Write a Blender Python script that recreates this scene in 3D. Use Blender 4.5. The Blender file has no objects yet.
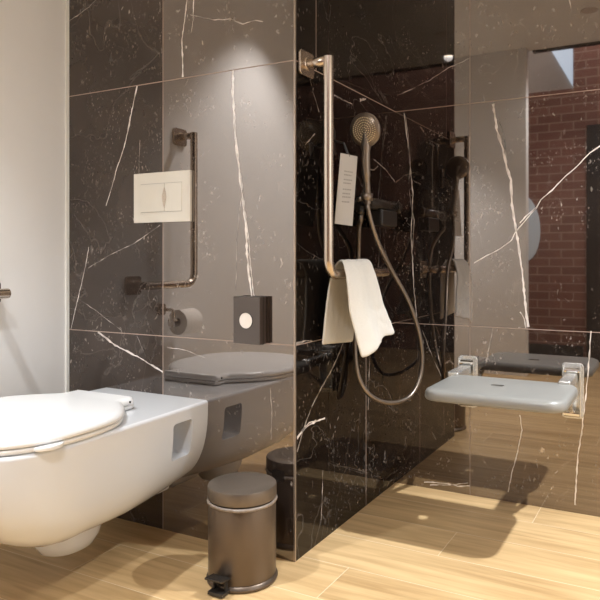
import bpy, bmesh, math, random
from mathutils import Vector, Matrix
random.seed(7)
PI = math.pi
C = bpy.context.scene.collection

# ------------------------------------------------------------------ camera geometry
CX, HY, H = 330.0, 258.0, 0.9
V1, V2 = -930.0, 679.0
F = math.sqrt((CX - V1) * (V2 - CX)); YAW = math.atan((V2 - CX) / F)
cY, sY = math.cos(YAW), math.sin(YAW)
def ray(px, py):
    a = (px - CX) / F
    return (cY * a - sY, sY * a + cY, -(py - HY) / F)
def onx(px, py, x):
    d = ray(px, py); t = x / d[0]; return Vector((x, d[1] * t, H + d[2] * t))
def ony(px, py, y):
    d = ray(px, py); t = y / d[1]; return Vector((d[0] * t, y, H + d[2] * t))

XL, YA, XB, YC = -1.965, 1.689, -1.006, 2.475
XR, ZC = 1.7, 2.5
YF, XF = -0.204, -1.03          # white wall facing the toilet, and its free end
YBR = -1.2                      # brick wall

# ------------------------------------------------------------------ materials
def new_mat(name):
    m = bpy.data.materials.new(name); m.use_nodes = True
    nt = m.node_tree; b = nt.nodes['Principled BSDF']
    return m, nt, b
def setp(b, **k):
    for n, v in k.items():
        key = {'col': 'Base Color', 'rough': 'Roughness', 'metal': 'Metallic', 'ior': 'IOR', 'coat': 'Coat Weight',
               'trans': 'Transmission Weight', 'sss': 'Subsurface Weight', 'sheen': 'Sheen Weight'}[n]
        if n == 'col': v = (*v, 1)
        b.inputs[key].default_value = v
def plain(name, col, rough=0.5, metal=0.0, ior=1.5, var=0.04, scale=18.0, bump=0.0, **k):
    """procedural material: base colour with faint noise variation"""
    m, nt, b = new_mat(name); setp(b, col=col, rough=rough, metal=metal, ior=ior, **k)
    tc = nt.nodes.new('ShaderNodeTexCoord'); no = nt.nodes.new('ShaderNodeTexNoise')
    no.inputs['Scale'].default_value = scale; no.inputs['Detail'].default_value = 4
    nt.links.new(tc.outputs['Object'], no.inputs['Vector'])
    mx = nt.nodes.new('ShaderNodeMix'); mx.data_type = 'RGBA'
    mx.inputs[6].default_value = (*[c * (1 - var) for c in col], 1)
    mx.inputs[7].default_value = (*[min(1, c * (1 + var)) for c in col], 1)
    nt.links.new(no.outputs['Fac'], mx.inputs[0]); nt.links.new(mx.outputs[2], b.inputs['Base Color'])
    if bump:
        bp = nt.nodes.new('ShaderNodeBump'); bp.inputs['Strength'].default_value = bump; bp.inputs['Distance'].default_value = 0.002
        nt.links.new(no.outputs['Fac'], bp.inputs['Height']); nt.links.new(bp.outputs['Normal'], b.inputs['Normal'])
    return m
def emit(name, col, s):
    m, nt, b = new_mat(name)
    setp(b, col=(0.8, 0.8, 0.8)); b.inputs['Emission Color'].default_value = (*col, 1); b.inputs['Emission Strength'].default_value = s
    return m
def math_node(nt, op, a, b=None, clamp=False):
    n = nt.nodes.new('ShaderNodeMath'); n.operation = op; n.use_clamp = clamp
    for i, v in enumerate((a, b)):
        if v is None: continue
        if isinstance(v, (int, float)): n.inputs[i].default_value = v
        else: nt.links.new(v, n.inputs[i])
    return n.outputs[0]

MIOR = 2.35
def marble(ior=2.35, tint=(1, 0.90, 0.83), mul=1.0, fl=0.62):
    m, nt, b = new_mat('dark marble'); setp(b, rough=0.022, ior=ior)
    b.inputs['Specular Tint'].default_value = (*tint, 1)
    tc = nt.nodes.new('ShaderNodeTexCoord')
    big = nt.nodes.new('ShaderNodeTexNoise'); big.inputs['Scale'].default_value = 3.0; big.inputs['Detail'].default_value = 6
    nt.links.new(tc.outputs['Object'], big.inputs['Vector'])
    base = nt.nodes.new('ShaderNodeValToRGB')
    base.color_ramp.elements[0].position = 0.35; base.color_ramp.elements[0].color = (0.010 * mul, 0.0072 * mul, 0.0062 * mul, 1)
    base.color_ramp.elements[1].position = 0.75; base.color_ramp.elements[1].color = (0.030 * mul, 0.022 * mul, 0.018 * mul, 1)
    nt.links.new(big.outputs['Fac'], base.inputs['Fac'])
    # scattered pale fossil flecks: distorted voronoi cells, only in some patches
    def flecks(scale, thr, patch_scale, lo, hi, stretch):
        mp = nt.nodes.new('ShaderNodeMapping'); mp.inputs['Scale'].default_value = stretch; mp.inputs['Rotation'].default_value = (0.5, 0.6, 0.4)
        nt.links.new(tc.outputs['Object'], mp.inputs['Vector'])
        dn = nt.nodes.new('ShaderNodeTexNoise'); dn.inputs['Scale'].default_value = scale * 0.9; dn.inputs['Detail'].default_value = 3
        nt.links.new(mp.outputs['Vector'], dn.inputs['Vector'])
        ad = nt.nodes.new('ShaderNodeVectorMath'); ad.operation = 'MULTIPLY_ADD'
        ad.inputs[1].default_value = (1.9 / scale,) * 3
        nt.links.new(dn.outputs['Color'], ad.inputs[0]); nt.links.new(mp.outputs['Vector'], ad.inputs[2])
        vo = nt.nodes.new('ShaderNodeTexVoronoi'); vo.inputs['Scale'].default_value = scale
        nt.links.new(ad.outputs[0], vo.inputs['Vector'])
        pn = nt.nodes.new('ShaderNodeTexNoise'); pn.inputs['Scale'].default_value = patch_scale; pn.inputs['Detail'].default_value = 3
        nt.links.new(tc.outputs['Object'], pn.inputs['Vector'])
        patch = nt.nodes.new('ShaderNodeMapRange'); patch.inputs['From Min'].default_value = lo; patch.inputs['From Max'].default_value = hi
        nt.links.new(pn.outputs['Fac'], patch.inputs['Value'])
        d = nt.nodes.new('ShaderNodeMapRange'); d.inputs['From Min'].default_value = thr; d.inputs['From Max'].default_value = thr * 0.45
        nt.links.new(vo.outputs['Distance'], d.inputs['Value'])
        return math_node(nt, 'MULTIPLY', d.outputs[0], patch.outputs[0], True)
    f1 = flecks(40, 0.20, 6, 0.50, 0.68, (1, 1, 0.6))
    f2 = flecks(105, 0.27, 9, 0.48, 0.68, (1, 1, 0.6))
    # hair-fine veins
    vn = nt.nodes.new('ShaderNodeTexNoise'); vn.inputs['Scale'].default_value = 2.2; vn.inputs['Detail'].default_value = 5; vn.inputs['Distortion'].default_value = 0.8
    nt.links.new(tc.outputs['Object'], vn.inputs['Vector'])
    hv = math_node(nt, 'ABSOLUTE', math_node(nt, 'SUBTRACT', vn.outputs['Fac'], 0.5))
    hv = math_node(nt, 'SUBTRACT', 1.0, math_node(nt, 'MULTIPLY', hv, 260), True)
    hv = math_node(nt, 'MULTIPLY', hv, 0.10)
    tot = math_node(nt, 'ADD', math_node(nt, 'ADD', math_node(nt, 'MULTIPLY', f1, fl), math_node(nt, 'MULTIPLY', f2, fl * 0.65)), hv, True)
    mx = nt.nodes.new('ShaderNodeMix'); mx.data_type = 'RGBA'; mx.inputs[7].default_value = (0.62, 0.54, 0.48, 1)
    nt.links.new(tot, mx.inputs[0]); nt.links.new(base.outputs['Color'], mx.inputs[6]); nt.links.new(mx.outputs[2], b.inputs['Base Color'])
    return m
def vein_mat():
    m, nt, b = new_mat('pale vein'); setp(b, rough=0.03, ior=MIOR)
    tc = nt.nodes.new('ShaderNodeTexCoord'); no = nt.nodes.new('ShaderNodeTexNoise')
    no.inputs['Scale'].default_value = 28; no.inputs['Detail'].default_value = 4
    nt.links.new(tc.outputs['Object'], no.inputs['Vector'])
    r = nt.nodes.new('ShaderNodeValToRGB')
    r.color_ramp.elements[0].position = 0.32; r.color_ramp.elements[0].color = (0.50, 0.43, 0.39, 1)
    r.color_ramp.elements[1].position = 0.58; r.color_ramp.elements[1].color = (0.88, 0.80, 0.75, 1)
    nt.links.new(no.outputs['Fac'], r.inputs['Fac']); nt.links.new(r.outputs['Color'], b.inputs['Base Color'])
    return m
def fine_vein_mat():
    m, nt, b = new_mat('fine pale vein'); setp(b, rough=0.03, ior=MIOR)
    tc = nt.nodes.new('ShaderNodeTexCoord'); no = nt.nodes.new('ShaderNodeTexNoise')
    no.inputs['Scale'].default_value = 22; no.inputs['Detail'].default_value = 5
    nt.links.new(tc.outputs['Object'], no.inputs['Vector'])
    r = nt.nodes.new('ShaderNodeValToRGB')
    r.color_ramp.elements[0].position = 0.36; r.color_ramp.elements[0].color = (0.06, 0.048, 0.042, 1)
    r.color_ramp.elements[1].position = 0.66; r.color_ramp.elements[1].color = (0.60, 0.53, 0.48, 1)
    nt.links.new(no.outputs['Fac'], r.inputs['Fac']); nt.links.new(r.outputs['Color'], b.inputs['Base Color'])
    return m
def wood_floor():
    m, nt, b = new_mat('oak plank floor'); setp(b, rough=0.36, ior=1.45)
    tc = nt.nodes.new('ShaderNodeTexCoord'); sp = nt.nodes.new('ShaderNodeSeparateXYZ')
    nt.links.new(tc.outputs['Object'], sp.inputs[0])
    W, L = 0.1945, 1.2
    v = math_node(nt, 'DIVIDE', math_node(nt, 'SUBTRACT', sp.outputs['Y'], 1.342 - 10 * W), W)
    row = math_node(nt, 'FLOOR', v); fv = math_node(nt, 'FRACT', v)
    off = math_node(nt, 'MULTIPLY', row, 0.415)
    u = math_node(nt, 'ADD', math_node(nt, 'DIVIDE', math_node(nt, 'ADD', sp.outputs['X'], 0.645 + 12), L), off)
    u = math_node(nt, 'ADD', u, -13 * 0.415)   # an end joint in the seat's row
    col = math_node(nt, 'FLOOR', u); fu = math_node(nt, 'FRACT', u)
    def edge(f, size, w):
        a = math_node(nt, 'MINIMUM', f, math_node(nt, 'SUBTRACT', 1.0, f))
        return math_node(nt, 'LESS_THAN', math_node(nt, 'MULTIPLY', a, size), w)
    joint = math_node(nt, 'MAXIMUM', edge(fv, W, 0.0012), edge(fu, L, 0.0011))
    wn = nt.nodes.new('ShaderNodeTexWhiteNoise'); wn.noise_dimensions = '2D'
    cb = nt.nodes.new('ShaderNodeCombineXYZ'); nt.links.new(row, cb.inputs[0]); nt.links.new(col, cb.inputs[1]); nt.links.new(cb.outputs[0], wn.inputs['Vector'])
    sh = nt.nodes.new('ShaderNodeVectorMath'); sh.operation = 'MULTIPLY_ADD'; sh.inputs[1].default_value = (9, 9, 9)
    nt.links.new(wn.outputs['Color'], sh.inputs[0]); nt.links.new(tc.outputs['Object'], sh.inputs[2])
    mp = nt.nodes.new('ShaderNodeMapping'); mp.inputs['Scale'].default_value = (1.1, 16, 1); nt.links.new(sh.outputs[0], mp.inputs['Vector'])
    g = nt.nodes.new('ShaderNodeTexNoise'); g.inputs['Scale'].default_value = 2.4; g.inputs['Detail'].default_value = 6; g.inputs['Distortion'].default_value = 0.6
    nt.links.new(mp.outputs[0], g.inputs['Vector'])
    mp2 = nt.nodes.new('ShaderNodeMapping'); mp2.inputs['Scale'].default_value = (1.2, 5, 1); nt.links.new(sh.outputs[0], mp2.inputs['Vector'])
    g2 = nt.nodes.new('ShaderNodeTexNoise'); g2.inputs['Scale'].default_value = 1.6; g2.inputs['Detail'].default_value = 3
    nt.links.new(mp2.outputs[0], g2.inputs['Vector'])
    fac = math_node(nt, 'ADD', math_node(nt, 'MULTIPLY', g.outputs['Fac'], 0.6), math_node(nt, 'MULTIPLY', g2.outputs['Fac'], 0.4))
    fac = math_node(nt, 'ADD', fac, math_node(nt, 'MULTIPLY', math_node(nt, 'SUBTRACT', wn.outputs['Value'], 0.5), 0.10))
    r = nt.nodes.new('ShaderNodeValToRGB')
    r.color_ramp.elements[0].position = 0.34; r.color_ramp.elements[0].color = (0.43, 0.275, 0.125, 1)
    r.color_ramp.elements[1].position = 0.64; r.color_ramp.elements[1].color = (0.68, 0.475, 0.245, 1)
    nt.links.new(fac, r.inputs['Fac'])
    mx = nt.nodes.new('ShaderNodeMix'); mx.data_type = 'RGBA'; mx.inputs[7].default_value = (0.80, 0.66, 0.46, 1)
    nt.links.new(math_node(nt, 'MULTIPLY', joint, 0.8), mx.inputs[0]); nt.links.new(r.outputs['Color'], mx.inputs[6]); nt.links.new(mx.outputs[2], b.inputs['Base Color'])
    return m
def brick():
    m, nt, b = new_mat('red brick'); setp(b, rough=0.85)
    tc = nt.nodes.new('ShaderNodeTexCoord'); mp = nt.nodes.new('ShaderNodeMapping'); mp.inputs['Rotation'].default_value = (-PI / 2, 0, 0)
    nt.links.new(tc.outputs['Object'], mp.inputs['Vector'])
    br = nt.nodes.new('ShaderNodeTexBrick'); br.inputs['Scale'].default_value = 1.0
    br.inputs['Brick Width'].default_value = 0.205; br.inputs['Row Height'].default_value = 0.075; br.inputs['Mortar Size'].default_value = 0.006
    br.inputs['Color1'].default_value = (0.185, 0.085, 0.064, 1); br.inputs['Color2'].default_value = (0.25, 0.118, 0.090, 1); br.inputs['Mortar'].default_value = (0.33, 0.225, 0.18, 1)
    nt.links.new(mp.outputs[0], br.inputs['Vector']); nt.links.new(br.outputs['Color'], b.inputs['Base Color'])
    return m
def terry():
    m = plain('cream terry cloth', (0.70, 0.675, 0.62), 0.95, var=0.08, scale=260, bump=0.6)
    return m

M = dict(
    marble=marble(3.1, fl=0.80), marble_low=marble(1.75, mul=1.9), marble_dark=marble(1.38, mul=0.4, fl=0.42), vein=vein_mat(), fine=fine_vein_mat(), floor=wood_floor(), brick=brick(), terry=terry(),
    grout=plain('pinkish grout', (0.36, 0.27, 0.22), 0.5),
    paint=plain('white wall paint', (0.80, 0.785, 0.765), 0.6, var=0.015),
    ceil=plain('white ceiling paint', (0.80, 0.78, 0.75), 0.8, var=0.01),
    ceramic=plain('white glazed ceramic', (0.72, 0.735, 0.755), 0.12, var=0.005, coat=0.3),
    duro=plain('white seat plastic', (0.86, 0.86, 0.855), 0.22, var=0.004),
    nickel=plain('brushed nickel', (0.62, 0.535, 0.45), 0.27, 1.0, var=0.06, scale=60),
    satin=plain('dark satin nickel', (0.27, 0.225, 0.185), 0.38, 0.9, var=0.05, scale=60),
    chrome=plain('chrome', (0.78, 0.77, 0.75), 0.10, 1.0, var=0.02),
    bronze=plain('satin bronze lacquer', (0.150, 0.115, 0.087), 0.36, 0.7, var=0.03, scale=40),
    bronze_lid=plain('satin bronze lid', (0.170, 0.138, 0.110), 0.32, 0.6, var=0.03, scale=40),
    dark=plain('black plastic', (0.025, 0.022, 0.02), 0.35),
    gun=plain('dark metal', (0.06, 0.052, 0.046), 0.25, 0.7),
    pale=plain('champagne plate', (0.78, 0.74, 0.65), 0.10, 0.1, var=0.01, ior=2.0),
    bagm=plain('pale thin film', (0.26, 0.215, 0.18), 0.3, var=0.4, scale=90, bump=0.8),
    seatp=plain('grey satin plastic', (0.27, 0.268, 0.252), 0.30, var=0.02, scale=120),
    silver=plain('matt silver bracket', (0.66, 0.65, 0.62), 0.26, 0.75, var=0.02),
    whitep=plain('white card', (0.60, 0.58, 0.56), 0.5, var=0.01),
    print=plain('grey print', (0.34, 0.325, 0.31), 0.6),
    dispd=plain('dark bronze casing', (0.075, 0.058, 0.050), 0.32, 0.2, ior=1.7),
    tissue=plain('pale tissue', (0.85, 0.80, 0.74), 0.9, var=0.08, scale=70),
    trimd=plain('edge profile', (0.42, 0.35, 0.29), 0.3, 0.7),
    caulk=plain('white sealant', (0.86, 0.85, 0.80), 0.5),
    beam=plain('black beam paint', (0.02, 0.018, 0.016), 0.6),
    panel=plain('pale boarding', (0.62, 0.54, 0.48), 0.7, var=0.06),
    nozzle=plain('pale nozzle rubber', (0.74, 0.62, 0.42), 0.5),
    sprayf=plain('spray plate', (0.235, 0.185, 0.14), 0.32, 0.6),
    mirror=plain('painted mirror reflection', (0.72, 0.84, 0.95), 0.15, 0.0, var=0.02),  # pale blue base colour stands in for the mirror's bright reflection
    glow=emit('lamp diffuser', (1.0, 0.86, 0.66), 14.0),
    skyp=emit('daylight pane', (0.55, 0.75, 1.0), 1.6),
)

# ------------------------------------------------------------------ mesh helpers
def obj(name, bm, mats, parent=None, smooth=False, loc=None):
    me = bpy.data.meshes.new(name); bmesh.ops.recalc_face_normals(bm, faces=bm.faces); bm.to_mesh(me); bm.free()
    for m in (mats if isinstance(mats, (list, tuple)) else [mats]): me.materials.append(m)
    o = bpy.data.objects.new(name, me); C.objects.link(o)
    if smooth:
        for p in me.polygons: p.use_smooth = True
    if parent is not None:
        o.parent = parent
        o.location = -Vector(parent.location)
    return o
def thing(name, label, cat, loc=(0, 0, 0), group=None):
    o = bpy.data.objects.new(name, None); C.objects.link(o); o.location = loc; o.empty_display_size = 0.05
    o['label'] = label; o['category'] = cat
    if group: o['group'] = group
    return o
def tag(o, label, cat, group=None):
    o['label'] = label; o['category'] = cat
    if group: o['group'] = group
    return o
def sub(o, parent):       # sub-part of a part: same frame as the part
    o.parent = parent; o.location = (0, 0, 0); return o
def struct(o): o['kind'] = 'structure'; return o
def bevel_mod(o, w, seg=3, ang=40):
    b = o.modifiers.new('bevel', 'BEVEL'); b.width = w; b.segments = seg; b.limit_method = 'ANGLE'; b.angle_limit = math.radians(ang)
    for p in o.data.polygons: p.use_smooth = True
    wn = o.modifiers.new('wn', 'WEIGHTED_NORMAL'); wn.keep_sharp = False
    return o
def box(bm, lo, hi, mat=0):
    x0, y0, z0 = lo; x1, y1, z1 = hi
    v = [bm.verts.new(p) for p in ((x0,y0,z0),(x1,y0,z0),(x1,y1,z0),(x0,y1,z0),(x0,y0,z1),(x1,y0,z1),(x1,y1,z1),(x0,y1,z1))]
    for f in ((0,3,2,1),(4,5,6,7),(0,1,5,4),(1,2,6,5),(2,3,7,6),(3,0,4,7)):
        bm.faces.new([v[i] for i in f]).material_index = mat
    return v
def boxbm(lo, hi):
    bm = bmesh.new(); box(bm, lo, hi); return bm
def frame_of(d):
    d = d.normalized(); a = Vector((0, 0, 1)) if abs(d.z) < 0.9 else Vector((1, 0, 0))
    u = d.cross(a).normalized(); return u, d.cross(u).normalized()
def tube(bm, pts, r, seg=16, cap=True):
    pts = [Vector(p) for p in pts]; n = len(pts); rs = r if isinstance(r, (list, tuple)) else [r] * n
    rings = []; u = None
    for i, p in enumerate(pts):
        d = (pts[min(i + 1, n - 1)] - pts[max(i - 1, 0)]).normalized()
        if u is None: u, _ = frame_of(d)
        u = (u - d * u.dot(d)).normalized(); w = d.cross(u)
        rings.append([bm.verts.new(p + (u * math.cos(2*PI*k/seg) + w * math.sin(2*PI*k/seg)) * rs[i]) for k in range(seg)])
    for a, b in zip(rings, rings[1:]):
        for k in range(seg): bm.faces.new((a[k], a[(k+1) % seg], b[(k+1) % seg], b[k]))
    if cap: bm.faces.new(rings[0][::-1]); bm.faces.new(rings[-1])
def lathe(bm, prof, c=(0, 0, 0), axis=(0, 0, 1), seg=48):
    """prof: (radius, height) pairs from one end to the other"""
    ax = Vector(axis).normalized(); u, w = frame_of(ax); c = Vector(c); rings = []
    for r, h in prof:
        if r < 1e-6: rings.append([bm.verts.new(c + ax * h)]); continue
        rings.append([bm.verts.new(c + ax * h + (u * math.cos(2*PI*k/seg) + w * math.sin(2*PI*k/seg)) * r) for k in range(seg)])
    for a, b in zip(rings, rings[1:]):
        for k in range(seg):
            k2 = (k + 1) % seg
            if len(a) == 1 and len(b) == 1: continue
            if len(a) == 1: bm.faces.new((a[0], b[k2], b[k]))
            elif len(b) == 1: bm.faces.new((a[k], a[k2], b[0]))
            else: bm.faces.new((a[k], a[k2], b[k2], b[k]))
    if prof[0] == prof[-1]: return
    if len(rings[0]) > 1: bm.faces.new(rings[0][::-1])
    if len(rings[-1]) > 1: bm.faces.new(rings[-1])
def prism(bm, pts, vec):
    a = [bm.verts.new(p) for p in pts]; b = [bm.verts.new(Vector(p) + Vector(vec)) for p in pts]; n = len(a)
    bm.faces.new(a[::-1]); bm.faces.new(b)
    for k in range(n): bm.faces.new((a[k], a[(k+1) % n], b[(k+1) % n], b[k]))
def catmull(pts, n=8):
    pts = [Vector(p) for p in pts]; out = []
    P = [pts[0] * 2 - pts[1]] + pts + [pts[-1] * 2 - pts[-2]]
    for i in range(1, len(P) - 2):
        for k in range(n):
            t = k / n; p0, p1, p2, p3 = P[i-1:i+3]
            out.append(0.5 * (2*p1 + (p2-p0)*t + (2*p0-5*p1+4*p2-p3)*t*t + (3*p1-p0-3*p2+p3)*t**3))
    out.append(pts[-1]); return out
def fillet(pts, r, n=10):
    """round the inner corners of a polyline"""
    pts = [Vector(p) for p in pts]; out = [pts[0]]
    for a, b, c in zip(pts, pts[1:], pts[2:]):
        d1 = (a - b).normalized(); d2 = (c - b).normalized()
        for k in range(n + 1):
            t = k / n; p = b + d1 * r; q = b + d2 * r
            out.append((1-t)**2 * p + 2*t*(1-t) * (b * 0.75 + (p + q) * 0.125) + t*t * q)
    out.append(pts[-1]); return out
def rrect(cu, cv, hu, hv, r, n=6):
    o = []
    for sx, sy, a0 in ((1, 1, 0), (-1, 1, 90), (-1, -1, 180), (1, -1, 270)):
        for k in range(n + 1):
            a = math.radians(a0 + 90 * k / n); o.append((cu + sx * (hu - r) + r * math.cos(a), cv + sy * (hv - r) + r * math.sin(a)))
    return o
def ribbon(bm, pts, w, nrm, mat, jag=0.0, taper=True, lift=0.0003):
    """thin inlaid stripe along pts, width w (start, end), lying in the wall face whose normal is nrm"""
    nrm = Vector(nrm); pts = [Vector(p) for p in pts]; fine = []
    for a, b in zip(pts, pts[1:]):
        L = (b - a).length; k = max(1, int(L / 0.012)) if jag else 1
        for i in range(k): fine.append(a.lerp(b, i / k))
    fine.append(pts[-1]); n = len(fine); prev = None
    for i, p in enumerate(fine):
        d = (fine[min(i+1, n-1)] - fine[max(i-1, 0)]).normalized(); s = d.cross(nrm).normalized()
        t = i / max(1, n - 1); ww = w[0] + (w[1] - w[0]) * t
        if jag: ww *= random.uniform(0.45, 1.45); p = p + s * random.uniform(-jag, jag)
        q = p + nrm * lift
        cur = (bm.verts.new(q + s * ww / 2), bm.verts.new(q - s * ww / 2))
        if prev: bm.faces.new((prev[0], cur[0], cur[1], prev[1])).material_index = mat
        prev = cur

# ------------------------------------------------------------------ the setting
bm = boxbm((XL - 0.1, YBR - 1.6, -0.1), (XR + 0.1, YC + 0.1, 0.0)); struct(obj('floor', bm, M['floor']))
struct(obj('ceiling', boxbm((XL - 0.1, -0.30, ZC), (XR + 0.1, YC + 0.1, ZC + 0.1)), M['ceil']))
struct(obj('wall_left', boxbm((XL - 0.1, YBR - 1.6, 0), (XL, YC + 0.1, 3.6)), M['paint']))
def vein_set(bm, fn, lst, nrm):
    for pts, w0, w1, *k in lst:
        ribbon(bm, [fn(*p) for p in pts], (w0, w1), nrm, 3 if k else 2, jag=0.0011)
ZJ1, ZJ2 = 0.641, 1.486
MW = [M['marble'], M['grout'], M['vein'], M['fine']]
G = 0.0030
# back wall (behind the toilet)
n = (0, -1, 0); e = 0.0002
x163 = ony(163, 300, YA).x
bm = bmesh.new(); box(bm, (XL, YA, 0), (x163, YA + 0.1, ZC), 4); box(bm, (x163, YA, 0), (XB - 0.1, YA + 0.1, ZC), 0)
for z in (ZJ1, ZJ2): ribbon(bm, [(XL, YA, z), (XB - 0.1, YA, z)], (G, G), n, 1, lift=e)
ribbon(bm, [(x163, YA, 0), (x163, YA, ZC)], (G, G), n, 1, lift=e)
A = lambda px, py: ony(px, py, YA)
wp = 1 / 350.0
vein_set(bm, A, [
    ([(137,86),(132,110),(126,140),(121,157),(117,168),(112,187),(106,206)], 2.2*wp, 0.8*wp),
    ([(188,-6),(184,25),(182,40),(183,77)], 1.6*wp, 2*wp), ([(194,-6),(193,20),(191,33)], 1.4*wp, .5*wp),
    ([(233,70),(233,95),(235,130),(238,160),(242,190),(246,225),(247,250),(249,275),(252,297)], 3*wp, 2.6*wp),
    ([(241,175),(244,205),(249,240),(251,270),(254,296)], .6*wp, 1.2*wp),
    ([(243,190),(239,215),(237,240),(236,290)], .7*wp, .5*wp, 1),
    ([(89,247),(85,268),(80,290),(71,329)], 1.2*wp, 1*wp),
    ([(88,268),(110,255),(135,243),(160,225)], 1*wp, .8*wp, 1), ([(76,297),(95,310),(122,331)], .7*wp, .7*wp, 1),
    ([(98,332),(115,345),(140,358),(163,372)], 2.2*wp, 1.6*wp), ([(137,336),(141,345),(146,357)], .9*wp, .6*wp, 1),
    ([(167,347),(185,350),(205,358)], .9*wp, .5*wp, 1), ([(69,21),(80,14),(89,7),(99,-3)], 1*wp, 1*wp, 1),
    ([(190,15),(205,18),(215,20),(230,19),(243,24),(255,20),(263,22)], .7*wp, 1.1*wp, 1),
    ([(160,2),(160,12)], 1*wp, .5*wp, 1), ([(270,388),(272,410),(271,440)], .8*wp, .8*wp, 1),
    ([(140,140),(139,165),(140,195)], .5*wp, .4*wp, 1),
], n)
struct(obj('wall_back', bm, MW + [M['marble_low']]))
# the wall that turns into the shower
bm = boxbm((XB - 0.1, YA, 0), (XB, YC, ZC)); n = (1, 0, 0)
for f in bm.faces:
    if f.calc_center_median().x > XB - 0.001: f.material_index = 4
B = lambda px, py: onx(px, py, XB)
for z in (ZJ1, ZJ2): ribbon(bm, [(XB, YA, z), (XB, YC, z)], (G, G), n, 1, lift=e)
ribbon(bm, [(XB - 0.1, YA, ZJ1), (XB, YA, ZJ1)], (G, G), (0,-1,0), 1, lift=e); ribbon(bm, [(XB - 0.1, YA, ZJ2), (XB, YA, ZJ2)], (G, G), (0,-1,0), 1, lift=e)
y316 = B(316, 40).y; y365 = B(366, 400).y
ribbon(bm, [(XB, y316, ZJ2), (XB, y316, ZC)], (G, G), n, 1, lift=e); ribbon(bm, [(XB, y365, 0), (XB, y365, ZJ1)], (G, G), n, 1, lift=e)
wq = 1 / 160.0
vein_set(bm, B, [
    ([(343,343),(337,358),(330,373),(320,390),(312,406),(303,430),(297,452)], .9*wq, .7*wq, 1),
    ([(297,438),(305,428),(312,423),(325,418)], 1.3*wq, .8*wq), ([(302,431),(309,423),(316,420)], .9*wq, .5*wq),
    ([(309,76),(314,95),(319,112)], .5*wq, .4*wq, 1), ([(360,100),(366,99)], 1.6*wq, .6*wq), ([(372,158),(378,163),(386,170),(395,182)], .6*wq, .7*wq, 1),
    ([(365,168),(374,170),(378,166)], .8*wq, .8*wq, 1), ([(334,95),(343,100),(352,104)], .8*wq, .4*wq, 1), ([(305,145),(311,138),(315,134)], .8*wq, .6*wq, 1),
    ([(370,350),(369,375),(368,410)], .6*wq, .6*wq, 1), ([(323,470),(322,500),(321,520)], .5*wq, .5*wq, 1),
    ([(383,225),(385,250),(389,262)], .5*wq, .4*wq, 1), ([(296,344),(304,341),(312,341)], 1*wq, .6*wq, 1),
], n)
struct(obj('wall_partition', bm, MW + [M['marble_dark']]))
# shower back wall
bm = boxbm((XB - 0.1, YC, 0), (XR + 0.1, YC + 0.1, ZC)); n = (0, -1, 0)
Cc = lambda px, py: ony(px, py, YC)
for z in (ZJ1, ZJ2): ribbon(bm, [(XB, YC, z), (XR, YC, z)], (G, G), n, 1, lift=e)
x470 = Cc(470, 200).x
for k in range(5): ribbon(bm, [(x470 + 0.457 * 2 * k, YC, 0), (x470 + 0.457 * 2 * k, YC, ZC)], (G * 0.8, G * 0.8), n, 1, lift=e)
wr = 1 / 320.0
vein_set(bm, Cc, [
    ([(404,113),(406,130),(409,150),(411,175),(413,195),(412,215),(411,235),(413,265),(414,290),(417,318)], 1.5*wr, 1*wr),
    ([(405,113),(408,135),(410,160),(409,185),(411,205),(414,220),(413,245),(412,262)], 1*wr, .8*wr, 1),
    ([(493,104),(497,130),(503,150),(507,168),(511,180),(512,205),(517,235),(520,255),(522,270),(525,300),(528,327)], 2.6*wr, 2.6*wr),
    ([(497,118),(502,128),(505,143),(507,165)], 1*wr, .8*wr, 1), ([(520,312),(524,318),(526,328)], 1.4*wr, 1*wr),
    ([(602,145),(590,153),(578,165),(566,176),(552,190),(541,200),(536,208),(525,221),(516,231),(512,240),(500,249),(488,255),(474,263)], 1.4*wr, 1*wr),
    ([(536,208),(528,214),(520,223)], 1.8*wr, 1*wr),
    ([(591,331),(589,360),(587,385),(584,410),(582,430),(578,455),(575,505)], 1.3*wr, 1.5*wr),
    ([(493,328),(491,340),(488,352)], 1*wr, .7*wr, 1), ([(520,415),(522,430),(517,455),(512,472),(508,492)], .8*wr, 1.1*wr),
    ([(398,95),(410,90),(430,80),(448,68),(460,63),(470,58)], 1*wr, .8*wr, 1), ([(395,92),(394,108)], .8*wr, .8*wr, 1),
    ([(422,330),(428,345),(434,360),(441,376)], .8*wr, .8*wr, 1), ([(424,482),(445,483),(458,486),(470,486)], 1.6*wr, 1.2*wr), ([(430,485),(450,485),(468,483)], .9*wr, .7*wr),
    ([(432,432),(436,440)], .9*wr, .5*wr, 1), ([(569,0),(571,8)], 1*wr, .8*wr, 1),
], n)
struct(obj('wall_shower', bm, MW))
# metal edge profile on the tiled corner, white sealant bead by the painted wall
struct(obj('trim_1', boxbm((XB - 0.004, YA - 0.0015, 0), (XB + 0.0015, YA + 0.004, ZC)), M['trimd']))
struct(obj('trim_2', boxbm((XL, YA - 0.012, 0), (XL + 0.007, YA, ZC)), M['caulk']))
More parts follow.
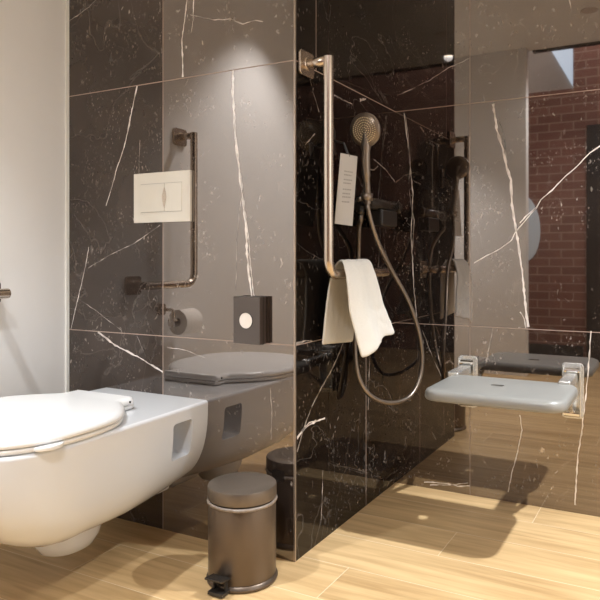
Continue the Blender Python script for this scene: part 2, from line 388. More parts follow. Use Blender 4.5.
# unseen side, the white wall across from the toilet, the brick wall of the next room
bm = boxbm((XR, -0.30, 0), (XR + 0.1, 0.2, ZC)); box(bm, (XR, 1.6, 0), (XR + 0.1, YC, ZC)); box(bm, (XR, 0.2, 0), (XR + 0.1, 1.6, 0.9)); box(bm, (XR, 0.2, 2.2), (XR + 0.1, 1.6, ZC))  # opening between these pieces is added to let fill light in
box(bm, (XR, YBR - 1.6, 0), (XR + 0.1, -0.30, 3.6))
struct(obj('wall_right', bm, M['paint']))
struct(obj('wall_front', boxbm((XL, YF - 0.1, 0), (XF, YF, ZC)), M['paint']))
def refC(px, py, y):
    d = ray(px, py); t = (2 * YC - y) / d[1]; return Vector((d[0] * t, y, H + d[2] * t))
xn = refC(573, 90, YBR).x; zn = refC(550, 91, YBR).z
bm = boxbm((XL, YBR - 0.1, 0), (xn, YBR, zn)); box(bm, (xn, YBR - 0.1, 0), (XR, YBR, 3.6))
struct(obj('wall_brick', bm, M['brick']))
struct(obj('baseboard_brick', boxbm((XL, YBR, 0), (-0.74, YBR + 0.015, 0.13)), M['beam']))
zb0 = 2.5; bl = refC(546, 46, -0.38)
struct(obj('trim_3', boxbm((-1.0, -0.36, ZC - 0.01), (XR, -0.30, ZC + 0.08)), M['beam']))
# pale boarding and a wedge-shaped roof window seen over the lower part of the brick wall
yp = YBR - 0.5
bm = bmesh.new(); box(bm, (XL, yp - 0.05, 1.9), (XR, yp, 3.6), 0)
struct(obj('wall_far', bm, M['panel']))
bm = bmesh.new(); prism(bm, [refC(551,50,yp+.02), refC(575,47,yp+.02), refC(575,90,yp+.02)], (0, -0.02, 0))
struct(obj('window_1', bm, M['skyp']))
struct(obj('ceiling_far', boxbm((XL - 0.1, YBR - 1.7, 3.6), (XR + 0.1, -0.2, 3.7)), M['ceil']))
bm = boxbm((XL - 0.1, -0.30, ZC + 0.1), (XR + 0.1, -0.2, 3.6)); struct(obj('wall_upper', bm, M['paint']))
# dark door in the brick wall
bm = boxbm((-0.71, YBR, 0), (0.25, YBR + 0.03, 2.05)); struct(obj('door_1', bm, M['dark']))
# glowing pane added in the unseen right wall as fill light
struct(obj('added_fill_pane', boxbm((XR + 0.06, 0.2, 0.9), (XR + 0.08, 1.6, 2.2)), emit('added fill glow', (0.9, 0.95, 1.0), 0.25)))

# ------------------------------------------------------------------ toilet
XT = -1.555
def toilet():
    t = thing('toilet', 'white wall-hung toilet with its lid closed, fixed to the dark marble wall', 'toilet', (XT, YA, 0.17))
    # bowl: lofted closed sections from the wall to the front
    zt = 0.447
    def wid(y):
        yk, yf = 1.12, 0.885
        if y >= yk: return 0.227 + 0.022 * min(1, (YA - y) / (YA - yk)) ** 0.8
        return 0.249 * math.sqrt(max(0.0, 1 - ((yk - y) / (yk - yf)) ** 2.2))
    def bot(y):
        s = (YA - y) / 0.8
        if y > 1.20: return 0.162 - 0.012 * math.sin(PI * min(1, s * 1.3))
        k = (1.20 - y) / (1.20 - 0.885); return 0.152 + 0.22 * k ** 1.9
    ys = [YA - 0.0005, YA - 0.02] + [YA - 0.05 - i * 0.05 for i in range(11)]
    ys += [1.12 - 0.235 * math.sin(PI / 2 * k / 16) for k in range(1, 17)]
    ys[-1] = 0.8862
    bm = bmesh.new(); rings = []
    N = 40
    for y in ys:
        w, zb = max(wid(y), 0.004), bot(y); back = max(0.0, 1 - (YA - y) / 0.30)
        nexp = 3.4 - 0.9 * back
        ring = []
        r = min(0.010, w * 0.4)
        for k in range(5):
            a = PI / 2 * k / 4; ring.append((XT + w - r + r * math.sin(a), zt - r + r * math.cos(a)))
        for k in range(1, N):
            a = PI * k / N; cx, sx = math.cos(a), math.sin(a)
            ring.append((XT + w * math.copysign(abs(cx) ** (2 / nexp), cx), (zt - r) - (zt - r - zb) * sx ** (2 / nexp)))
        for k in range(5):
            a = PI / 2 * k / 4; ring.append((XT - w + r - r * math.cos(a), zt - r + r * math.sin(a)))
        rings.append([bm.verts.new((p[0], y, p[1])) for p in ring])
    for a, b in zip(rings, rings[1:]):
        for k in range(len(a)):
            k2 = (k + 1) % len(a); bm.faces.new((a[k], a[k2], b[k2], b[k]))
    bm.faces.new(rings[0]); bm.faces.new(rings[-1][::-1])
    bowl = obj('bowl', bm, M['ceramic'], t, True)
    # fixing pockets in both flanks (cut with a tapered block, then baked)
    cut = bmesh.new()
    for s in (1, -1):
        pr = [(y, z) for y, z in rrect(1.562, 0.352, 0.046, 0.055, 0.012, 4)]
        prism(cut, [(XT + s * 0.30, XT_y, z) for XT_y, z in pr], (-s * 0.165, 0, 0))
    cutter = obj('pocket_cutter', cut, M['ceramic'])
    bo = bowl.modifiers.new('pocket', 'BOOLEAN'); bo.object = cutter; bo.operation = 'DIFFERENCE'; bo.solver = 'EXACT'
    bpy.context.view_layer.update()
    bowl.matrix_world  # parent offset is a pure translation
    dg = bpy.context.evaluated_depsgraph_get()
    me = bpy.data.meshes.new_from_object(bowl.evaluated_get(dg)); bowl.modifiers.clear(); bowl.data = me
    bpy.data.objects.remove(cutter)
    for p in me.polygons: p.use_smooth = True
    bv = bowl.modifiers.new('bevel', 'BEVEL'); bv.width = 0.006; bv.segments = 3; bv.limit_method = 'ANGLE'; bv.angle_limit = math.radians(50)
    bowl.modifiers.new('wn', 'WEIGHTED_NORMAL')
    # trap bulge below the bowl
    bm = bmesh.new()
    prof = [(0.0, -0.098), (0.045, -0.094), (0.078, -0.078), (0.095, -0.052), (0.104, -0.02), (0.108, 0.02), (0.108, 0.06)]
    lathe(bm, prof, (0, 0, 0), seg=36)
    for v in bm.verts: v.co = Vector((XT + v.co.x * 0.80, 1.335 + v.co.y * 1.05, 0.155 + v.co.z))
    obj('trap', bm, M['ceramic'], t, True)
    bm = boxbm((XT - 0.075, 1.54, 0.138), (XT + 0.075, YA - 0.001, 0.20)); bevel_mod(obj('outlet_shroud', bm, M['ceramic'], t), 0.012)
    # seat ring and lid share an outline
    XS = -1.570
    half = [(0.116, 1.489), (0.126, 1.480), (0.128, 1.455), (0.131, 1.435), (0.150, 1.418), (0.185, 1.388), (0.225, 1.343), (0.250, 1.295), (0.262, 1.24), (0.267, 1.18), (0.266, 1.115)]
    yk, yf = 1.115, 0.895
    half += [(0.266 * math.cos(a), yk - (yk - yf) * math.sin(a)) for a in [PI / 2 * k / 14 for k in range(1, 15)]]
    half = [(p.x, p.y) for p in catmull([(a, b, 0) for a, b in half], 3)]
    outl = [(x, y) for x, y in half] + [(-x, y) for x, y in half[-2::-1]]
    cx, cy = 0, 1.2
    def slab(layers):
        bm = bmesh.new(); rs = []
        for z, ins in layers:
            ring = []
            n = len(outl)
            for i, (x, y) in enumerate(outl):
                a, b = outl[i - 1], outl[(i + 1) % n]; d = Vector((b[0] - a[0], b[1] - a[1])); d.normalize()
                nx, ny = d.y, -d.x
                if nx * (x - cx) + ny * (y - cy) < 0: nx, ny = -nx, -ny
                ring.append(bm.verts.new((XS + x - nx * ins, y - ny * ins * (0.25 if y > 1.465 else 1.0), z)))
            rs.append(ring)
        for a, b in zip(rs, rs[1:]):
            for k in range(len(a)):
                k2 = (k + 1) % len(a); bm.faces.new((a[k], a[k2], b[k2], b[k]))
        bm.faces.new(rs[0][::-1]); bm.faces.new(rs[-1]); return bm
    obj('seat', slab([(0.4476, 0.012), (0.449, 0.006), (0.455, 0.003), (0.460, 0.004), (0.461, 0.008)]), M['duro'], t, True)
    lid = obj('lid', slab([(0.463, 0.010), (0.4635, 0.004), (0.467, 0.0), (0.473, 0.001), (0.479, 0.006), (0.4825, 0.014), (0.484, 0.026)]), M['duro'], t, True)
    # grip tab on the right rim of the lid
    a = onx(40, 443, XT + 0.248)
    bm = bmesh.new(); pts = []
    for k in range(13):
        q = PI * k / 12; pts.append((XT + 0.236 + 0.030 * math.sin(q), 1.075 + 0.040 * math.cos(q), 0.452))
    prism(bm, pts, (0, 0, 0.010)); bevel_mod(sub(obj('grip_tab', bm, M['duro']), lid), 0.003)
    bm = boxbm((XS - 0.116, 1.450, 0.4475), (XS + 0.114, 1.482, 0.4625)); bevel_mod(obj('hinge_cover', bm, M['duro'], t), 0.006)
    # hinges: barrels with a dark screw hole
    for s in (1, -1):
        bm = bmesh.new(); lathe(bm, [(0.0, -0.022), (0.009, -0.022), (0.0102, -0.019), (0.0102, 0.019), (0.009, 0.022), (0.0, 0.022)], (XS + s * 0.098, 1.480, 0.458), (1, 0, 0), 20)
        h = obj('hinge', bm, M['duro'], t, True)
        bm = bmesh.new(); lathe(bm, [(0.0, 0.0), (0.0035, 0.0), (0.0035, 0.002), (0.0, 0.002)], (XS + s * 0.1265, 1.466, 0.472), (s, 0, 0), 12)
        sub(obj('screw', bm, M['gun']), h)
    return t
toilet()

# ------------------------------------------------------------------ flush plate
def flush():
    p00, p10, p11 = A(134, 223), A(190, 221), A(190, 170)
    x0, x1, z0, z1 = -1.634, -1.392, 1.018, 1.184
    t = thing('flush_plate', 'pale champagne dual-button flush plate on the marble wall above the toilet', 'flush plate', ((x0+x1)/2, YA, z0))
    bm = boxbm((x0, YA - 0.012, z0), (x1, YA - 0.0006, z1)); bevel_mod(obj('plate', bm, M['pale'], t), 0.002)
    xa, xb, za, zb = x0 + 0.033, x1 - 0.033, z0 + 0.035, z1 - 0.038; xm = (xa + xb) / 2 + 0.016
    for a, b in ((xa, xm - 0.0008), (xm + 0.0008, xb)):
        bm = boxbm((a, YA - 0.0145, za), (b, YA - 0.0118, zb)); bevel_mod(obj('button', bm, M['pale'], t), 0.001)
    for za_ in (za, zb): obj('button_groove', boxbm((xa, YA - 0.0128, za_ - 0.0012), (xb, YA - 0.0116, za_ + 0.0012)), M['print'], t)
    obj('added_backing', boxbm((x0 + 0.02, YA - 0.0008, z0 + 0.02), (x1 - 0.02, YA - 0.0001, z1 - 0.02)), M['dark'], t)  # hidden slab added behind the flush plate as its support on the wall
    bm = bmesh.new(); pts = []
    for k in range(15):
        q = k / 14; pts.append((xm - 0.009 * math.sin(PI * q), YA - 0.0150, zb - 0.012 + (za - zb + 0.024) * q))
    for k in range(13, 0, -1):
        q = k / 14; pts.append((xm + 0.009 * math.sin(PI * q), YA - 0.0150, zb - 0.012 + (za - zb + 0.024) * q))
    prism(bm, pts, (0, 0.002, 0)); obj('grip_dimple', bm, M['nickel'], t)
flush()

# ------------------------------------------------------------------ bag dispenser
def dispenser():
    x0, x1, z0, z1 = -1.2045, -1.107, 0.640, 0.783
    t = thing('bag_dispenser', 'small dark box dispenser with a round white opening, on the marble wall', 'dispenser', ((x0+x1)/2, YA, z0))
    bm = boxbm((x0, YA - 0.035, z0), (x1, YA - 0.0006, z1))
    b = bevel_mod(obj('casing', bm, M['dispd'], t), 0.002)
    bm = boxbm((x0 + 0.001, YA - 0.018, z0 - 0.0008), (x1 + 0.0008, YA - 0.016, z1 + 0.0008)); obj('seam', bm, M['dark'], t)
    obj('added_backing', boxbm((x0 + 0.004, YA - 0.0008, z0 + 0.004), (x1 - 0.004, YA - 0.0001, z1 - 0.004)), M['dark'], t)  # unseen backing slab, added so the casing is held by the wall
    c = ((x0 + x1) / 2 - 0.002, YA - 0.035, 0.711)
    bm = bmesh.new(); lathe(bm, [(0.0255, -0.001), (0.0255, 0.0015), (0.0240, 0.002), (0.0235, -0.0005)], c, (0, -1, 0), 40); obj('opening_rim', bm, M['dark'], t, True)
    bm = bmesh.new(); lathe(bm, [(0.0, -0.0005), (0.0238, -0.0005), (0.0238, 0.0006), (0.0, 0.0012)], c, (0, -1, 0), 40); obj('bag_stack', bm, M['tissue'], t)
dispenser()

# ------------------------------------------------------------------ pedal bin
BX, BY, BR = -1.090, 1.540, 0.0950
def pedal_bin():
    t = thing('pedal_bin', 'round bronze pedal bin standing on the floor by the marble corner', 'bin', (BX, BY, 0))
    bm = bmesh.new(); lathe(bm, [(0.0, 0.001), (0.092, 0.001), (0.099, 0.003), (0.100, 0.010), (0.0962, 0.012), (0.0962, 0.017), (0.0, 0.018)], (BX, BY, 0), seg=64); obj('base_ring', bm, M['bronze'], t, True)
    bm = bmesh.new(); lathe(bm, [(0.0, 0.016), (BR - 0.002, 0.016), (BR, 0.019), (BR, 0.222), (BR - 0.001, 0.224), (BR - 0.004, 0.224), (BR - 0.004, 0.03), (0.0, 0.03)], (BX, BY, 0), seg=64)
    body = obj('body', bm, M['bronze'], t, True); sharp(body)
    bm = bmesh.new(); lathe(bm, [(BR - 0.003, 0.231), (BR + 0.001, 0.231), (BR + 0.0015, 0.233), (BR + 0.0015, 0.262), (BR, 0.266), (BR - 0.004, 0.268), (BR - 0.03, 0.2695), (0.0, 0.2705)], (BX, BY, 0), seg=64)
    lid = obj('lid', bm, M['bronze_lid'], t, True); sharp(lid)
    # hinge at the back
    d = Vector((0.02, -1.0, 0)).normalized(); sd = Vector((-d.y, d.x, 0))
    P = lambda f, s, z: Vector((BX, BY, z)) + d * f + sd * s
    bm = bmesh.new(); prism(bm, [P(-0.1015, -0.02, 0.215), P(-0.1015, 0.02, 0.215), P(-0.109, 0.02, 0.215), P(-0.109, -0.02, 0.215)], (0, 0, 0.03)); obj('hinge', bm, M['gun'], t)
    # pedal: tilted tread with a folded lip, on an arm that goes under the body
    bm = bmesh.new()
    up = Vector((0, 0, 0.006))
    def tread(f0, f1, z0, z1, hw, th): prism(bm, [P(f0, -hw, z0), P(f0, hw, z0), P(f1, hw * 0.94, z1), P(f1, -hw * 0.94, z1)], (0, 0, th))
    tread(0.096, 0.138, 0.040, 0.046, 0.029, 0.006)
    p = bevel_mod(obj('pedal', bm, M['gun'], t), 0.0015)
    bm = bmesh.new(); prism(bm, [P(0.092, -0.024, 0.004), P(0.092, 0.024, 0.004), P(0.128, 0.024, 0.004), P(0.128, -0.024, 0.004)], (0, 0, 0.008)); 
    for s in (-0.020, 0.017): prism(bm, [P(0.097, s, 0.010), P(0.097, s + 0.003, 0.010), P(0.110, s + 0.003, 0.010), P(0.110, s, 0.010)], (0, 0, 0.033))
    obj('pedal_arm', bm, M['dark'], t)
    # the crumpled rim of the bag shows between body and lid
    bm = bmesh.new(); n = 96; rings = []
    rnd = [random.uniform(-1, 1) for _ in range(n)]
    rnd2 = [random.uniform(-1, 1) for _ in range(n)]
    for j, (dr, z) in enumerate(((-0.002, 0.2270), (0.0022, 0.2268), (0.0040, 0.2245), (0.0036, 0.2215), (0.0028, 0.2190), (0.0010, 0.2180))):
        ring = []
        for k in range(n):
            a = 2 * PI * k / n
            w = 0.0 if j in (0, 5) else 1
            r = BR + dr + w * 0.0010 * rnd[k]; zz = z + w * (0.0012 * rnd2[k] + 0.0016 * math.sin(a * 3 + 1)) 
            ring.append(bm.verts.new((BX + r * math.cos(a), BY + r * math.sin(a), zz)))
        rings.append(ring)
    for a, b in zip(rings, rings[1:]):
        for k in range(n): bm.faces.new((a[k], a[(k+1) % n], b[(k+1) % n], b[k]))
    o = obj('bin_liner', bm, M['bagm'], None, True)
    tag(o, 'crumpled pale bag rim folded over the top of the bronze bin', 'bin bag')
def sharp(o, ang=35):
    me = o.data
    bm = bmesh.new(); bm.from_mesh(me)
    for ed in bm.edges:
        if len(ed.link_faces) == 2 and ed.calc_face_angle(0) > math.radians(ang): ed.smooth = False
    bm.to_mesh(me); bm.free()
pedal_bin()

# ------------------------------------------------------------------ grab rails
def grab_rail(wx, yv, ye, zt, zl, off, label):
    t = thing('grab_rail', label, 'grab rail', (wx, yv, zl)); x = wx + off; r = 0.0158
    bm = bmesh.new(); tube(bm, fillet([(x, yv, zt + 0.013), (x, yv, zl), (x, ye + 0.013, zl)], 0.045, 12), r, 20); sharp(obj('rail_tube', bm, M['nickel'], t, True))
    for y, z in ((yv, zt), (ye, zl)):
        bm = bmesh.new(); tube(bm, [(wx + 0.004, y, z), (x, y, z)], r * 0.95, 20); obj('post', bm, M['nickel'], t, True)
        f = None
        bm = bmesh.new(); prism(bm, [(wx + 0.0006, a, b) for a, b in rrect(y, z, 0.043, 0.038, 0.014)], (0.010, 0, 0))
        f = bevel_mod(obj('wall_flange', bm, M['nickel'], t), 0.002)
        bm = bmesh.new(); lathe(bm, [(0.020, 0.009), (0.020, 0.013), (0.018, 0.015), (0.0, 0.015)], (wx, y, z), (1, 0, 0), 24)
        sharp(sub(obj('collar', bm, M['nickel'], None, True), f))
grab_rail(XB, 1.745, 2.17, 1.487, 0.850, 0.082, 'brushed nickel L-shaped grab rail in the shower, holding a cream towel')
grab_rail(XL, 1.085, 1.370, 1.436, 0.788, 0.085, 'L-shaped grab rail on the white wall beside the toilet, mostly seen mirrored in the marble')

# ------------------------------------------------------------------ towel over the rail
def towel():
    near = [onx(322,345,-0.972), onx(325,318,-0.970), onx(328,292,-0.966), onx(332,273,-0.958), onx(337.5,262.5,-0.938), onx(343,263,-0.910), onx(347,282,-0.890), onx(349,308,-0.884), onx(354,330,-0.878), onx(361.5,358,-0.870)]
    far  = [onx(353,342,-0.972), onx(354,318,-0.970), onx(356,292,-0.966), onx(359,272,-0.958), onx(363,261,-0.938), onx(370,262,-0.910), onx(377,283,-0.890), onx(383,305,-0.884), onx(388,321,-0.878), onx(393.5,337,-0.870)]
    near, far = catmull(near, 5), catmull(far, 5); nu = 26; bm = bmesh.new(); g = []
    for i, (a, b) in enumerate(zip(near, far)):
        row = []; t = i / (len(near) - 1); hang = abs(t - 0.45) / 0.55
        for j in range(nu + 1):
            u = j / nu; p = a.lerp(b, u)
            p.x += hang * (0.020 * max(0, 1 - abs(u - 0.30) / 0.30) + 0.006 * math.sin(u * 13 + t * 2) * u) * (1 if t > 0.45 else -0.25)
            if t > 0.8: p.z += (t - 0.8) / 0.2 * (0.016 * (lambda q: q * q * (3 - 2 * q))(min(1, max(0, (u - 0.24) / 0.22))) - 0.003 * math.sin(u * 15))
            row.append(bm.verts.new(p))
        g.append(row)
    for r0, r1 in zip(g, g[1:]):
        for j in range(nu): bm.faces.new((r0[j], r0[j+1], r1[j+1], r1[j]))
    o = obj('towel', bm, M['terry'], None, True)
    s = o.modifiers.new('solid', 'SOLIDIFY'); s.thickness = 0.007; s.offset = 0
    tx = bpy.data.textures.new('cloth_lumps', 'CLOUDS'); tx.noise_scale = 0.022; tx.noise_depth = 2
    dm = o.modifiers.new('lumps', 'DISPLACE'); dm.texture = tx; dm.texture_coords = 'GLOBAL'; dm.strength = 0.007; dm.mid_level = 0.5
    o.modifiers.move(1, 0)
    o.modifiers.new('sub', 'SUBSURF').levels = 1; o.modifiers['sub'].render_levels = 1
    tag(o, 'small cream towel draped over the lower bar of the shower grab rail', 'towel')
towel()

# ------------------------------------------------------------------ shower mixer, hand shower, hose, card
YM, XM = 2.085, -0.945
def shower():
    z0 = 1.090
    t = thing('shower_mixer', 'dark thermostatic shower mixer bar on the black marble shower wall', 'tap', (XB, 2.2, z0))
    bm = bmesh.new(); lathe(bm, [(0.0, -0.145), (0.018, -0.145), (0.021, -0.140), (0.021, 0.100), (0.018, 0.105), (0.0, 0.105)], (XM - 0.005, 2.215, z0), (0, 1, 0), 28); sharp(obj('body', bm, M['gun'], t, True))
    for yy, h in ((2.338, 1), (2.058, -1)):
        bm = bmesh.new(); lathe(bm, [(0.0, -0.018), (0.022, -0.018), (0.024, -0.014), (0.024, 0.014), (0.022, 0.018), (0.0, 0.018)], (XM - 0.005, yy, z0), (0, 1, 0), 28); sharp(obj('knob', bm, M['gun'], t, True))
    for yy in (2.13, 2.28):
        bm = bmesh.new(); lathe(bm, [(0.030, 0.0006), (0.030, 0.010), (0.014, 0.014), (0.014, 0.05)], (XB, yy, z0), (1, 0, 0), 24); sharp(obj('wall_union', bm, M['gun'], t, True))
    bm = boxbm((XM - 0.03, 2.16, z0 - 0.075), (XM + 0.018, 2.30, z0 - 0.018)); bevel_mod(obj('shelf_block', bm, M['dark'], t), 0.006)
    bm = bmesh.new(); lathe(bm, [(0.0, -0.045), (0.010, -0.045), (0.010, -0.015)], (XM - 0.005, 2.03, z0), (0, 0, 1), 16); obj('outlet', bm, M['gun'], t, True)
    # cradle
    hb = onx(367, 197, XM + 0.030)
    bm = bmesh.new(); lathe(bm, [(0.013, -0.012), (0.019, -0.012), (0.020, 0.012), (0.014, 0.012), (0.013, -0.012)], hb, (0.05, 0.0, 1), 20); 
    tube(bm, [hb + Vector((-0.016, 0, -0.002)), Vector((XM - 0.004, hb.y, z0 + 0.004))], 0.008, 12)
    obj('cradle', bm, M['satin'], t, True)
    # hand shower
    top = onx(365, 130, XM + 0.040)
    d = Vector((-0.10, -0.97, -0.22)).normalized()            # the way the spray face looks
    neck = onx(365, 148, XM + 0.036); grip = onx(367, 190, XM + 0.030); end = onx(367.5, 204, XM + 0.030)
    hs = thing('hand_shower', 'bronze hand shower with a round spray face, standing in its cradle', 'shower head', tuple(end))
    bm = bmesh.new(); tube(bm, catmull([top - d * 0.014, neck - d * 0.006, onx(366, 168, XM + 0.033), grip, end], 6), [0.018]*3 + [0.0165]*4 + [0.0142]*8 + [0.0118]*10, 18) ; sharp(obj('handle', bm, M['satin'], hs, True))
    bm = bmesh.new(); lathe(bm, [(0.0, -0.024), (0.030, -0.022), (0.050, -0.013), (0.056, -0.004), (0.056, 0.001), (0.053, 0.004), (0.050, 0.004)], top, d, 48); head = obj('head', bm, M['satin'], hs, True); sharp(head)
    bm = bmesh.new(); lathe(bm, [(0.051, 0.002), (0.050, 0.0052), (0.0, 0.0060)], top, d, 48); fp = sub(obj('spray_face', bm, M['sprayf'], None, True), head); fp.location = (0, 0, 0)
    u, w = frame_of(d); bm = bmesh.new()
    for ri, cnt in ((0.0, 1), (0.0085, 8), (0.0165, 16), (0.0245, 24), (0.0325, 30), (0.0405, 38)):
        for k in range(cnt):
            a = 2 * PI * k / cnt + ri * 60; c = top + d * 0.0056 + (u * math.cos(a) + w * math.sin(a)) * ri
            lathe(bm, [(0.0019, -0.001), (0.0017, 0.0016), (0.0, 0.002)], c, d, 8)
    nz = sub(obj('nozzles', bm, M['nozzle'], None), head); nz['kind'] = 'stuff'
    # hose
    pts = [end, onx(369, 214, XM + 0.034), onx(377, 240, XM + 0.045), onx(392, 271, -0.890), onx(407, 298, -0.868), onx(417, 325, -0.853), onx(422, 352, -0.848), onx(420, 378, -0.852), onx(409, 397, -0.872), onx(390, 403, -0.905),
           onx(371, 396, -0.945), onx(359, 378, -0.975), onx(355, 350, -0.990), onx(355.5, 315, -0.996), onx(357, 285, -0.996), onx(358.5, 250, -0.990), onx(359, 228, XM - 0.022), Vector((XM - 0.006, 2.03, z0 - 0.062)), Vector((XM - 0.005, 2.03, z0 - 0.0465))]
    bm = bmesh.new(); tube(bm, catmull(pts, 10), 0.0078, 12)
    o = obj('shower_hose', bm, M['satin'], None, True); tag(o, 'bronze shower hose hanging in a long loop below the hand shower', 'hose')
    # card
    xc = XM + 0.012
    q = [onx(341, 153, xc), onx(357.5, 156.5, xc), onx(352.5, 226, xc), onx(335, 223.5, xc)]
    t2 = thing('instruction_card', 'narrow white printed card hanging between the grab rail and the hand shower', 'card', tuple(q[3]))
    bm = bmesh.new(); prism(bm, q, (-0.002, 0, 0)); obj('card', bm, M['whitep'], t2)
    bm = bmesh.new()
    eu, ev = q[1] - q[0], q[3] - q[0]
    for j, v in enumerate((0.24, 0.29, 0.36, 0.41, 0.50, 0.56, 0.61, 0.68)):
        a0, a1 = (0.28, 0.80) if j % 2 == 0 else (0.28, 0.74)
        for k in range(5):
            s0 = a0 + (a1 - a0) * k / 5; s1 = s0 + (a1 - a0) / 5 * 0.7
            pp = [q[0] + eu * s + ev * vv for s, vv in ((s0, v), (s1, v), (s1, v + 0.018), (s0, v + 0.018))]
            prism(bm, [p + Vector((0.0005, 0, 0)) for p in pp], (-0.0003, 0, 0))
    obj('print_rows', bm, M['print'], t2)
    bm = bmesh.new(); m = (q[0] + q[1]) / 2
    c0 = m + Vector((-0.002, 0, -0.006))
    tube(bm, [c0, c0 + Vector((-0.018, 0, 0.045)), Vector((XB + 0.001, c0.y, c0.z + 0.06))], 0.004, 10); obj('hanger', bm, M['dark'], t2)
    bm = bmesh.new(); prism(bm, [Vector((XB + 0.0006, c0.y + a, c0.z + 0.055 + b)) for a, b in rrect(0, 0, 0.020, 0.045, 0.012)], (0.012, 0, 0)); obj('holder_plate', bm, M['dark'], t2)
shower()

# ------------------------------------------------------------------ folding shower seat
def shower_seat():
    zs, th = 0.486, 0.036; x0, x1, y0, y1 = -0.724, -0.288, 1.982, 2.318
    t = thing('shower_bench', 'grey fold-down shower seat with a drain hole, hinged to the marble wall', 'shower seat', (-0.54, YC, zs))
    cu, cv, hu, hv = (x0+x1)/2, (y0+y1)/2, (x1-x0)/2, (y1-y0)/2
    bm = bmesh.new()
    lay = [(zs - th, 0.010), (zs - th + 0.002, 0.003), (zs - th + 0.008, 0.0), (zs - 0.012, 0.001), (zs - 0.005, 0.005), (zs - 0.0015, 0.012), (zs, 0.024)]
    rs = []
    for z, i in lay: rs.append([bm.verts.new((a, b, z)) for a, b in rrect(cu, cv, hu - i, hv - i, 0.060 - i * 0.8, 10)])
    n = len(rs[0])
    for a, b in zip(rs, rs[1:]):
        for k in range(n): bm.faces.new((a[k], a[(k+1) % n], b[(k+1) % n], b[k]))
    # annular top and bottom around the drain hole
    hc = (-0.525, 2.168); hr = 0.021
    hole = []
    for z in (zs - 0.001, zs - th):
        hole.append([])
        ring = rs[-1] if z > zs - 0.01 else rs[0]
        for v in ring:
            a = math.atan2(v.co.y - hc[1], v.co.x - hc[0]); hole[-1].append(bm.verts.new((hc[0] + hr * 1.15 * math.cos(a), hc[1] + hr * math.sin(a), z)))
        for k in range(n):
            k2 = (k + 1) % n; f = (ring[k], ring[k2], hole[-1][k2], hole[-1][k]); bm.faces.new(f)
    for k in range(n): bm.faces.new((hole[0][k], hole[0][(k+1) % n], hole[1][(k+1) % n], hole[1][k]))
    s = obj('seat', bm, M['seatp'], t, True); sharp(s, 50)
    for sx, xc in ((-1, -0.708), (1, -0.332)):
        # wall plate: a tall rounded frame
        bm = bmesh.new(); prism(bm, [(a, YC - 0.0006, b) for a, b in rrect(xc, 0.432, 0.037, 0.098, 0.014)], (0, -0.007, 0)); wpz = bevel_mod(obj('wall_mount_plate', bm, M['silver'], t), 0.002)
        bm = bmesh.new()
        for s_ in (-0.032, 0.026): box(bm, (xc + s_, YC - 0.036, 0.345), (xc + s_ + 0.006, YC - 0.007, 0.525))
        bevel_mod(sub(obj('cheek', bm, M['silver']), wpz), 0.002)
        # hinge arm to the seat
        bm = boxbm((xc - 0.020, y1 - 0.045, zs - 0.022), (xc + 0.020, YC - 0.010, zs + 0.012)); bevel_mod(obj('hinge_arm', bm, M['silver'], t), 0.006)
        bm = bmesh.new(); lathe(bm, [(0.0, -0.026), (0.009, -0.026), (0.009, 0.026), (0.0, 0.026)], (xc, YC - 0.024, zs + 0.020), (1, 0, 0), 20); sharp(obj('hinge_pin', bm, M['chrome'], t, True))
        # brace below
        bm = bmesh.new(); tube(bm, [(xc, YC - 0.014, 0.358), (xc, YC - 0.040, 0.372), (xc, y1 - 0.055, zs - th + 0.002)], 0.010, 14); sharp(obj('brace', bm, M['silver'], t, True))
        bm = bmesh.new(); lathe(bm, [(0.0, -0.028), (0.012, -0.028), (0.012, 0.028), (0.0, 0.028)], (xc, YC - 0.022, 0.356), (1, 0, 0), 20); sharp(obj('brace_foot', bm, M['chrome'], t, True))
    bm = bmesh.new(); lathe(bm, [(0.013, 0.0), (0.013, -0.010), (0.010, -0.014), (0.0, -0.014)], (-0.668, 2.10, zs - th + 0.001), (0, 0, 1), 18); obj('buffer', bm, M['whitep'], t, True)
shower_seat()

# ------------------------------------------------------------------ paper holder on the white wall (seen mirrored)
def paper():
    y, z = 1.130, 0.635
    t = thing('paper_holder', 'nickel toilet paper holder on the white wall, seen mirrored in the marble', 'paper holder', (XL, y, z))
    bm = bmesh.new(); prism(bm, [(XL + 0.0006, a, b) for a, b in rrect(y + 0.075, z + 0.045, 0.024, 0.024, 0.008)], (0.010, 0, 0)); bevel_mod(obj('wall_flange', bm, M['nickel'], t), 0.002)
    bm = bmesh.new(); tube(bm, fillet([(XL + 0.008, y + 0.075, z + 0.045), (XL + 0.075, y + 0.075, z + 0.045), (XL + 0.075, y + 0.075, z), (XL + 0.075, y - 0.068, z)], 0.015, 5), 0.007, 12); obj('arm', bm, M['nickel'], t, True)
    bm = bmesh.new(); lathe(bm, [(0.018, -0.052), (0.053, -0.052), (0.054, -0.048), (0.054, 0.048), (0.053, 0.052), (0.018, 0.052), (0.018, -0.052)], (XL + 0.075, y, z - 0.009), (0, 1, 0), 36)
    r = obj('toilet_roll', bm, M['tissue'], None, True); sharp(r)
    tag(r, 'white toilet roll on the nickel holder, seen mirrored in the marble', 'toilet roll')
paper()

# organic mirror on the brick wall, seen mirrored in the shower wall
bm = bmesh.new(); pts = []
for k in range(40):
    a = 2 * PI * k / 40; r = 1 + 0.14 * math.sin(2 * a + 0.8) + 0.10 * math.sin(3 * a + 2.0)
    pts.append((-1.285 + 0.155 * r * math.cos(a), YBR + 0.002, 1.13 + 0.40 * r * math.sin(a)))
prism(bm, pts, (0, 0.018, 0)); o = obj('wall_mirror', bm, M['mirror']); tag(o, 'wavy-edged pale mirror on the brick wall, mirrored in the shower marble', 'mirror')

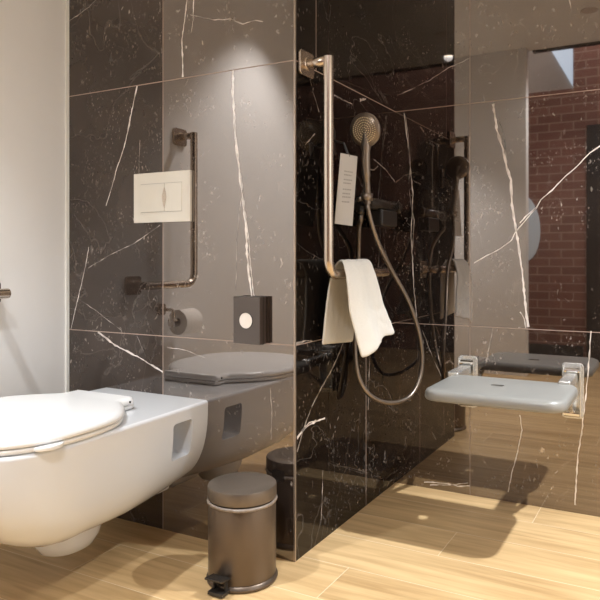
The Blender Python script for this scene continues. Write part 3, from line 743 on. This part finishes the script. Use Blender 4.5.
# ------------------------------------------------------------------ lamps
def downlight(x, y, watts, label, size=2.3, blend=0.6, col=(0.93, 0.965, 1.0), rad=0.035):
    t = thing('ceiling_light', label, 'ceiling light', (x, y, ZC), 'recessed ceiling lights')
    bm = bmesh.new(); lathe(bm, [(0.036, -0.001), (0.048, -0.001), (0.047, -0.006), (0.038, -0.008), (0.036, -0.001)], (x, y, ZC), (0, 0, 1), 32); obj('ring', bm, M['silver'], t, True)
    bm = bmesh.new(); lathe(bm, [(0.0, -0.0012), (0.0355, -0.0012), (0.0355, -0.003), (0.0, -0.003)], (x, y, ZC), (0, 0, 1), 32); obj('diffuser', bm, M['glow'], t)
    L = bpy.data.lights.new('ceiling_light_lamp', 'SPOT'); L.energy = watts; L.spot_size = size; L.spot_blend = blend; L.shadow_soft_size = rad; L.color = col
    lo = bpy.data.objects.new('ceiling_light_lamp', L); C.objects.link(lo); lo.parent = t; lo.location = (0, 0, -0.012)
downlight(0.60, 2.09, 345, 'recessed ceiling light over the shower seat end of the room', 1.64, 0.5)
downlight(-1.58, 0.50, 150, 'recessed ceiling light over the white wall by the toilet', 1.45, 0.6)
downlight(-0.40, -0.12, 100, 'recessed ceiling light nearest the open side of the room', 2.6, 0.6)
bm = bmesh.new(); lathe(bm, [(0.0, -0.004), (0.050, -0.004), (0.055, -0.0006), (0.0, -0.0006)], (-0.512, 0.379, ZC), (0, 0, 1), 36)
tag(obj('ceiling_vent', bm, M['panel'], None, True), 'round beige ceiling vent mirrored at the top of the shower wall', 'vent')

def area(name, loc, rot, sx, sy, e, col):
    L = bpy.data.lights.new(name, 'AREA'); L.shape = 'RECTANGLE'; L.size = sx; L.size_y = sy; L.energy = e; L.color = col
    o = bpy.data.objects.new(name, L); C.objects.link(o); o.location = loc; o.rotation_euler = rot
area('added_fill_light', (XR + 0.04, 0.9, 1.55), (0, PI / 2, 0), 1.25, 1.35, 8, (1.0, 0.98, 0.95))          # added fill light in the opening of the unseen right wall
area('skylight_daylight', (0.0, -0.75, 3.58), (0, 0, 0), 2.4, 0.7, 40, (0.95, 0.97, 1.0))        # roof light of the brick room

w = bpy.data.worlds.new('world'); bpy.context.scene.world = w; w.use_nodes = True
w.node_tree.nodes['Background'].inputs[0].default_value = (0.75, 0.85, 1.0, 1); w.node_tree.nodes['Background'].inputs[1].default_value = 0.5

# ------------------------------------------------------------------ camera and view
cd = bpy.data.cameras.new('camera'); co = bpy.data.objects.new('camera', cd); C.objects.link(co)
co.location = (0, 0, H); co.rotation_euler = (PI / 2, 0, YAW)
cd.sensor_width = 36; cd.lens = F / 600 * 36; cd.shift_x = -(CX - 300) / 600; cd.shift_y = (HY - 300) / 600; cd.clip_start = 0.01
sc = bpy.context.scene; sc.camera = co
vs = sc.view_settings; vs.view_transform = 'Standard'; vs.look = 'None'; vs.gamma = 1; vs.use_curve_mapping = False; vs.exposure = 0.36
